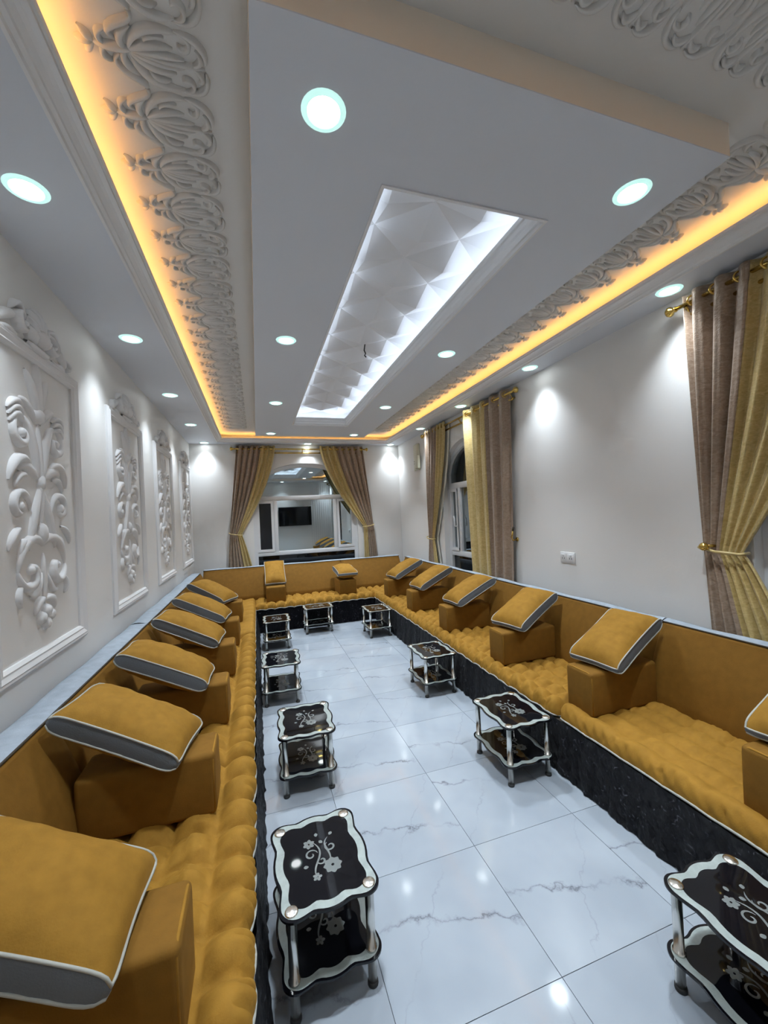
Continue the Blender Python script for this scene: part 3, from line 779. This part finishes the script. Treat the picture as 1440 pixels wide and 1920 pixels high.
wl = ['nearest the camera', 'second from the camera', 'third from the camera', 'fourth from the camera', 'fifth from the camera', 'farthest from the camera']
jl = random.Random(5)
for k, y in enumerate(LA):
    armrest('mustard block arm rest on the left sofa, ' + wl[k], fr_left, y, 0.01, 0.54, 0.68)
    j = [0.02, 0.05, -0.04, 0.03, 0.04, 0.06][k]; a = [-0.02, 0.0, 0.02, -0.01, 0.0, 0.12][k]
    pillow('mustard pillow with grey edge on the left arm rest ' + wl[k], (-0.325 - (0.02 if k == 0 else 0), y - a - 0.03, 0.702), (-0.80, y + j + a * 0.5, 0.94), (0, 0, 1), k, [-.04, .0, .03, -.02, 0, 0][k])
for k, y in enumerate(RA):
    armrest('mustard block arm rest on the right sofa, ' + wl[k], fr_right, y, 0.01, 0.54, 0.68)
    j = [0.0, 0.06, 0.10, 0.0, 0.02, 0.05][k]
    pillow('mustard pillow with grey edge on the right arm rest ' + wl[k], (1.93, y - 0.04, 0.702), (2.46, y + j, 0.94), (0, 0, 1), k + 1, [0, .03, 0.02, 0, 0, 0][k])
armrest('mustard block arm rest on the back sofa, left of centre', fr_back, 0.24, 0.01, 0.46, 0.645, 0.29)
armrest('mustard block arm rest on the back sofa, right of centre', fr_back, 1.38, 0.01, 0.46, 0.645, 0.29)
pillow('mustard pillow leaning back on the left arm rest under the window', (0.245, 6.60, 0.68), (0.245, 7.0, 0.96), (0, 0, 1), 1)
pillow('mustard pillow lying flat on the right arm rest under the window', (1.38, 6.40, 0.745), (1.38, 6.92, 0.80), (0, 0, 1), 2)

# ================================================================== GLASS TABLES
TA, TBh, TH, SH = 0.178, 0.222, 0.36, 0.125     # half width, half depth, height, shelf height
LX, LY = 0.138, 0.182
def table_outline(inset=0.0, n_side=14, scale=1.0):
    pts = []; a, b = (TA - inset) * scale, (TBh - inset) * scale; r = 0.052
    def wav(s): return 0.011 * exp(-((abs(s) - 0.55) / 0.24) ** 2) - 0.003 * exp(-(s / 0.3) ** 2)
    corners = [(1, 1, 0), (-1, 1, pi / 2), (-1, -1, pi), (1, -1, 3 * pi / 2)]
    for ci, (sx, sy, a0) in enumerate(corners):
        cx, cy = sx * (a - r), sy * (b - r)
        for k in range(9):
            an = a0 + pi / 2 * k / 8; pts.append((cx + r * cos(an), cy + r * sin(an)))
        nx = corners[(ci + 1) % 4]
        for k in range(1, n_side):
            f = k / n_side
            if ci % 2 == 0:
                s = (1 - 2 * f) * sx; pts.append((s * (a - r), sy * (b - wav(s))))
            else:
                s = (1 - 2 * f) * sy; pts.append((sx * (a - wav(s)), s * (b - r)))
    return pts
def slab_mesh(nm): mb = MB(); mb.prism(table_outline(0.0), -0.004, 0.004); return mesh(nm, mb.V, mb.F, BLACKGLASS)
def ring_mesh():
    A, B = table_outline(0.008), table_outline(0.036); n = len(A)
    V = [(x, y, 0.0046) for x, y in A] + [(x, y, 0.0046) for x, y in B]
    return mesh('silver_border', V, [(i, (i + 1) % n, n + (i + 1) % n, n + i) for i in range(n)], SILVER)
def flower_mesh():
    mb = MB(); mp = lambda a, b, h: (a, b, 0.0046 + h * 0.02)
    def petal(cx, cy, r, an): st = [(cx + r * f * cos(an), cy + r * f * sin(an)) for f in (.15, .4, .6, .8, 1)]; mb.stroke(st, r * .34, .02, mp)
    for k in range(8): petal(0.035, -0.055, 0.036, PI2 * k / 8)
    for k in range(6): petal(-0.035, 0.075, 0.024, PI2 * k / 6 + .3)
    for k in range(5): petal(-0.030, -0.085, 0.018, PI2 * k / 5)
    mb.stroke(bez((-.03, -.09), (-.05, -.02), (.04, .0), (-.02, .08), 14), .004, .02, mp)
    mb.stroke(bez((.03, -.04), (.05, .02), (.0, .05), (.045, .085), 12), .004, .02, mp)
    mb.stroke(spiral(-.035, .02, .026, .006, 0, 7, 18), .004, .02, mp); mb.stroke(spiral(.045, .035, .024, .006, 2, 9, 18), .004, .02, mp)
    mb.stroke(spiral(.0, -.02, .018, .004, 3, 9, 14), .004, .02, mp)
    for cx, cy, an in ((.05, .09, .8), (.02, .06, 2.2), (-.05, -.03, 3.0), (.0, .10, 1.5)): petal(cx, cy, .022, an)
    return mesh('flower_print', mb.V, mb.F, FLOWER)
top_me, shelf_me, ring_me, flow_me = slab_mesh('glass_top'), slab_mesh('glass_shelf'), ring_mesh(), flower_mesh()
_m = MB(); _m.lathe([(0.0165, 0.016), (0.0165, SH - 0.012), (0.021, SH - 0.011), (0.021, SH - 0.0045), (0.014, SH - 0.0044), (0.014, SH + 0.0044), (0.021, SH + 0.0045), (0.021, SH + 0.012), (0.0165, SH + 0.013), (0.0165, TH - 0.012), (0.021, TH - 0.011), (0.021, TH - 0.0045)], n=16)
leg_me = mesh('leg', _m.V, _m.F, CHROME, True)
_m = MB(); _m.lathe([(0.019, 0.0), (0.020, 0.005), (0.0185, 0.016), (0.012, 0.0165)], n=16); foot_me = mesh('foot', _m.V, _m.F, RUBBER, True)
_m = MB(); _m.lathe([(0.023, 0.004), (0.023, 0.007), (0.019, 0.0095), (0.002, 0.0105)], n=16); cap_me = mesh('cap', _m.V, _m.F, CHROME, True)
def table(x, y, rz, label):
    t = thing('side_table', label, 'table', (x, y, 0.0), (0, 0, rz), group='black glass side tables')
    o = link('glass_top', top_me, t); o.location = (0, 0, TH)
    b = link('silver_border', ring_me, o); fpr = link('flower_print', flow_me, o)
    s = link('glass_shelf', shelf_me, t); s.location = (0, 0, SH); link('silver_border', ring_me, s); link('flower_print', flow_me, s)
    for sx in (-1, 1):
        for sy in (-1, 1):
            l = link('leg', leg_me, t); l.location = (sx * LX, sy * LY, 0)
            link('foot', foot_me, l)
            c = link('cap', cap_me, l); c.location = (0, 0, TH)
table(0.185, 1.60, 0.05, 'black glass side table beside the left sofa, nearest the camera')
table(0.250, 2.71, -0.04, 'black glass side table beside the left sofa, second from the camera')
table(0.165, 3.98, -0.05, 'black glass side table beside the left sofa, third from the camera')
table(0.195, 5.58, 0.0, 'black glass side table beside the left sofa, farthest from the camera')
table(0.815, 6.05, pi / 2, 'black glass side table standing sideways before the back sofa')
table(1.570, 5.50, 0.0, 'black glass side table beside the right sofa, farthest from the camera')
table(1.560, 3.59, 0.0, 'black glass side table beside the right sofa, third from the camera')
table(1.555, 2.31, 0.0, 'black glass side table beside the right sofa, second from the camera')
table(1.475, 0.86, 0.0, 'black glass side table beside the right sofa, nearest the camera')

# ================================================================== CURTAINS
def curtain(label, mp, c, zt=3.02, zb=0.60, split=0.62, nf=7.0, off=0.065, amp=0.026, lining=None):
    """c: dict(top=(outer, inner), tie=(centre, width, z) or None, bot=(outer, inner))"""
    top, tie, bot = c['top'], c.get('tie'), c['bot']
    th = thing('curtain', label, 'curtain', mp((top[0] + top[1]) / 2, 0, off), group='satin curtains')
    th.location.z = zb
    def P(u, z, dd=0.0):
        a = top[0] + (top[1] - top[0]) * u; k = 1.0
        if tie:
            ta = tie[0] + (u - 0.5) * tie[1] * (1 if top[1] > top[0] else -1)
            if z >= tie[2]:
                t = (zt - z) / (zt - tie[2]); s = t ** (1.0 + 0.55 * u); a = a + (ta - a) * s; k = 1 - 0.62 * t ** 2
            else:
                t = (tie[2] - z) / (tie[2] - zb); b = bot[0] + (bot[1] - bot[0]) * u; a = ta + (b - ta) * t ** 0.85; k = 0.38 + 0.62 * t
        else:
            t = (zt - z) / (zt - zb); b = bot[0] + (bot[1] - bot[0]) * u; a = a + (b - a) * t
        f = sin(PI2 * nf * u) + 0.30 * sin(PI2 * nf * 2.1 * u + 1.3 + z * 0.8) * (1 if z < zt - 0.1 else 0.3)
        d = off - 0.0 - amp * k * f * 1.0 + dd
        if tie: d -= 0.035 * exp(-((z - tie[2]) / 0.30) ** 2) * 0.2
        return mp(a, z, -max(0.012, d))
    def surf(u0, u1, nm, mat, nu, dd=0.0):
        mb = MB(); mb.grid(lambda u, v: P(u0 + (u1 - u0) * u, zt - (zt - zb) * v, dd), nu, 56)
        o = mb.build(nm, mat, th, True); m = o.modifiers.new('thickness', 'SOLIDIFY'); m.thickness = 0.003
        return o
    surf(0.0, split, 'taupe_panel', TAUPE, 90); surf(split, 1.0, 'gold_panel', GOLDC, 60)
    if lining: 
        l0, l1 = lining
        mb = MB(); mb.grid(lambda u, v: mp(*[(l0(u, v)), (zt - 0.02) - (zt - 0.02 - zb) * v], -0.02 - 0.012 * sin(u * 14)), 30, 40); mb.build('lining', LINING, th, True)
    # eyelet rings
    ne = max(3, int(nf))
    for k in range(ne):
        u = (k + 0.5) / ne
        a = top[0] + (top[1] - top[0]) * u
        mb = MB(); C = Vector(mp(a, zt - 0.055, -off)); ax = (Vector(mp(a + 0.01, 0, 0)) - Vector(mp(a, 0, 0))).normalized(); nrm = Vector(mp(a, 0, -1)) - Vector(mp(a, 0, 0))
        e1 = (nrm.normalized() * 0.8 + ax * 0.6).normalized()
        mb.tube([C + 0.030 * (cos(PI2 * i / 16) * e1 + sin(PI2 * i / 16) * Vector((0, 0, 1))) for i in range(16)], 0.006, 6, closed=True)
        mb.build('eyelet', GOLD, th, True)
    if tie:
        s = 1 if top[1] > top[0] else -1
        mb = MB(); A = tie[0] - s * tie[1] * 0.55; B = tie[0] + s * tie[1] * 0.58
        mb.tube([mp(A, tie[2] + 0.035, -0.03), mp(A + s * 0.02, tie[2] + 0.02, -off - 0.045), mp((A + B) / 2, tie[2], -off - 0.062), mp(B - s * .01, tie[2] - 0.01, -off - 0.035), mp(B, tie[2] - 0.005, -0.04)], 0.009, 8)
        mb.build('tieback', GOLDC, th, True)
    return th
curtain('taupe and gold curtain tied back left of the back window', mpB, dict(top=(-0.29, 0.37), tie=(-0.36, 0.20, 1.45), bot=(-0.52, -0.04)))
curtain('taupe and gold curtain tied back right of the back window', mpB, dict(top=(2.00, 1.17), tie=(2.06, 0.20, 1.48), bot=(2.24, 1.94)))
curtain('taupe and gold curtain tied back at the far side of the right wall window', mpR, dict(top=(6.05, 5.30), tie=(5.96, 0.20, 1.27), bot=(6.10, 5.68)), split=0.66,
        lining=(lambda u, v: (5.30 + 0.55 * min(1, v / 0.72) ** 1.5 if v < 0.72 else 5.85 - 0.15 * (v - 0.72) / 0.28) + 0.10 + (u - 0.6) * 0.26, 1))
curtain('taupe and gold curtain hanging straight at the near side of the right wall window', mpR, dict(top=(3.70, 4.76), bot=(3.82, 4.66)), split=0.50, nf=5.0)
curtain('shiny taupe and gold curtain tied back at the right edge nearest the camera', mpR, dict(top=(1.86, 0.95), tie=(1.70, 0.22, 1.38), bot=(1.77, 1.25)), split=0.42, nf=7.0, amp=0.028)
def rod(label, mp, a0, a1):
    t = thing('curtain_rod', label, 'curtain rod', mp((a0 + a1) / 2, 2.96, -0.065), group='gold curtain rods')
    for z, d, e in ((2.96, -0.065, 0.0), (2.895, -0.03, 0.05)):
        mb = MB(); mb.tube([mp(a0 + e, z, d), mp(a1 - e, z, d)], 0.013, 10); mb.build('rod', GOLD, t, True)
    for a, s in ((a0, -1), (a1, 1)):
        mb = MB(); mb.tube([mp(a + s * q, 2.96, -0.065) for q in (0, .008, .016, .022, .032, .048, .060, .068, .071)], lambda f: [.016, .02, .014, .018, .030, .034, .026, .012, .004][round(f * 8)], 12); mb.build('finial', GOLD, t, True)
    for a in (a0 + 0.06, (a0 + a1) / 2, a1 - 0.06):
        mb = MB(); mb.tube([mp(a, 2.91, 0.0), mp(a, 2.895, -0.035), mp(a, 2.93, -0.05), mp(a, 2.945, -0.065)], 0.008, 8); mb.build('bracket', GOLD, t, True)
rod('double gold curtain rod above the back window', mpB, -0.33, 2.04)
rod('double gold curtain rod above the far window of the right wall', mpR, 3.66, 6.10)
rod('double gold curtain rod at the right edge above the near window', mpR, -0.25, 1.90)
def holdback(label, mp, a, z, s):
    t = thing('curtain_holdback', label, 'curtain hook', mp(a, z, 0), group='gold curtain hooks')
    mb = MB(); mb.tube([mp(a, z, 0), mp(a, z, -0.012)], 0.022, 14); mb.build('wall_plate', GOLD, t, True)
    mb = MB(); mb.tube([mp(a, z, -0.01), mp(a, z - 0.01, -0.06), mp(a + s * 0.02, z + 0.03, -0.09), mp(a + s * 0.045, z + 0.10, -0.09)], 0.008, 8); mb.build('arm', GOLD, t, True)
    mb = MB(); mb.tube([mp(a + s * 0.045, z + 0.10, -0.09), mp(a + s * 0.058, z + 0.14, -0.09)], lambda f: 0.011 + 0.004 * sin(pi * f), 8); mb.build('tip', DPIPE, t, True)
holdback('bare gold curtain hook with dark tip on the right wall beside the straight curtain', mpR, 3.79, 1.35, -1)
t = thing('curtain_holdback', 'gold curtain hook holding the nearest curtain at the right edge', 'curtain hook', mpR(1.745, 1.41, 0), group='gold curtain hooks')
mb = MB(); mb.tube([mpR(1.745, 1.41, 0), mpR(1.745, 1.41, -0.13)], 0.010, 8); mb.build('arm', GOLD, t, True)
mb = MB(); mb.tube([mpR(1.745, 1.41, q) for q in (-0.125, -0.135, -0.155, -0.17, -0.175)], lambda f: [.012, .022, .026, .018, .006][round(f * 4)], 12); mb.build('knob', GOLD, t, True)

# ================================================================== small wall things
t = thing('wall_socket', 'white double socket plate on the right wall above the sofa', 'socket', (XR, 3.04, 1.215))
box('plate', (XR - 0.012, XR, 2.95, 3.13, 1.165, 1.265), SOCK, t, 0.004, 2)
for y in (2.995, 3.085):
    box('socket_face', (XR - 0.016, XR - 0.010, y - 0.034, y + 0.034, 1.178, 1.252), UPVC, t, 0.003, 2)
    for q in (-0.012, 0.012): box('slot', (XR - 0.0168, XR - 0.014, y + q - 0.003, y + q + 0.003, 1.20, 1.216), DARK, t)
    box('rocker_switch', (XR - 0.021, XR - 0.015, y - 0.012, y + 0.012, 1.226, 1.246), UPVC, t, 0.002, 2)
t = thing('wall_box', 'cream wall box with small rounded unit beside the far right curtain', 'wall box', (XR, 6.50, 2.66))
box('back_plate', (XR - 0.03, XR, 6.42, 6.66, 2.44, 2.90), CREAM, t, 0.012, 3)
box('rounded_unit', (XR - 0.085, XR - 0.028, 6.34, 6.50, 2.45, 2.68), CREAM, t, 0.025, 4)
for z in (2.56, 2.60): box('groove', (XR - 0.032, XR - 0.029, 6.52, 6.64, z, z + 0.012), DARK, t)
t = thing('television', 'large black television on the near wall, seen mirrored in the back window', 'television', (1.40, YN, 1.40))
box('housing', (0.79, 2.01, YN + 0.03, YN + 0.075, 1.40, 2.12), TVB, t, 0.008, 2)
box('screen', (0.805, 1.995, YN + 0.074, YN + 0.078, 1.42, 2.105), BLACKGLASS, t)
box('wall_bracket', (1.25, 1.55, YN, YN + 0.032, 1.6, 1.9), DARK, t)
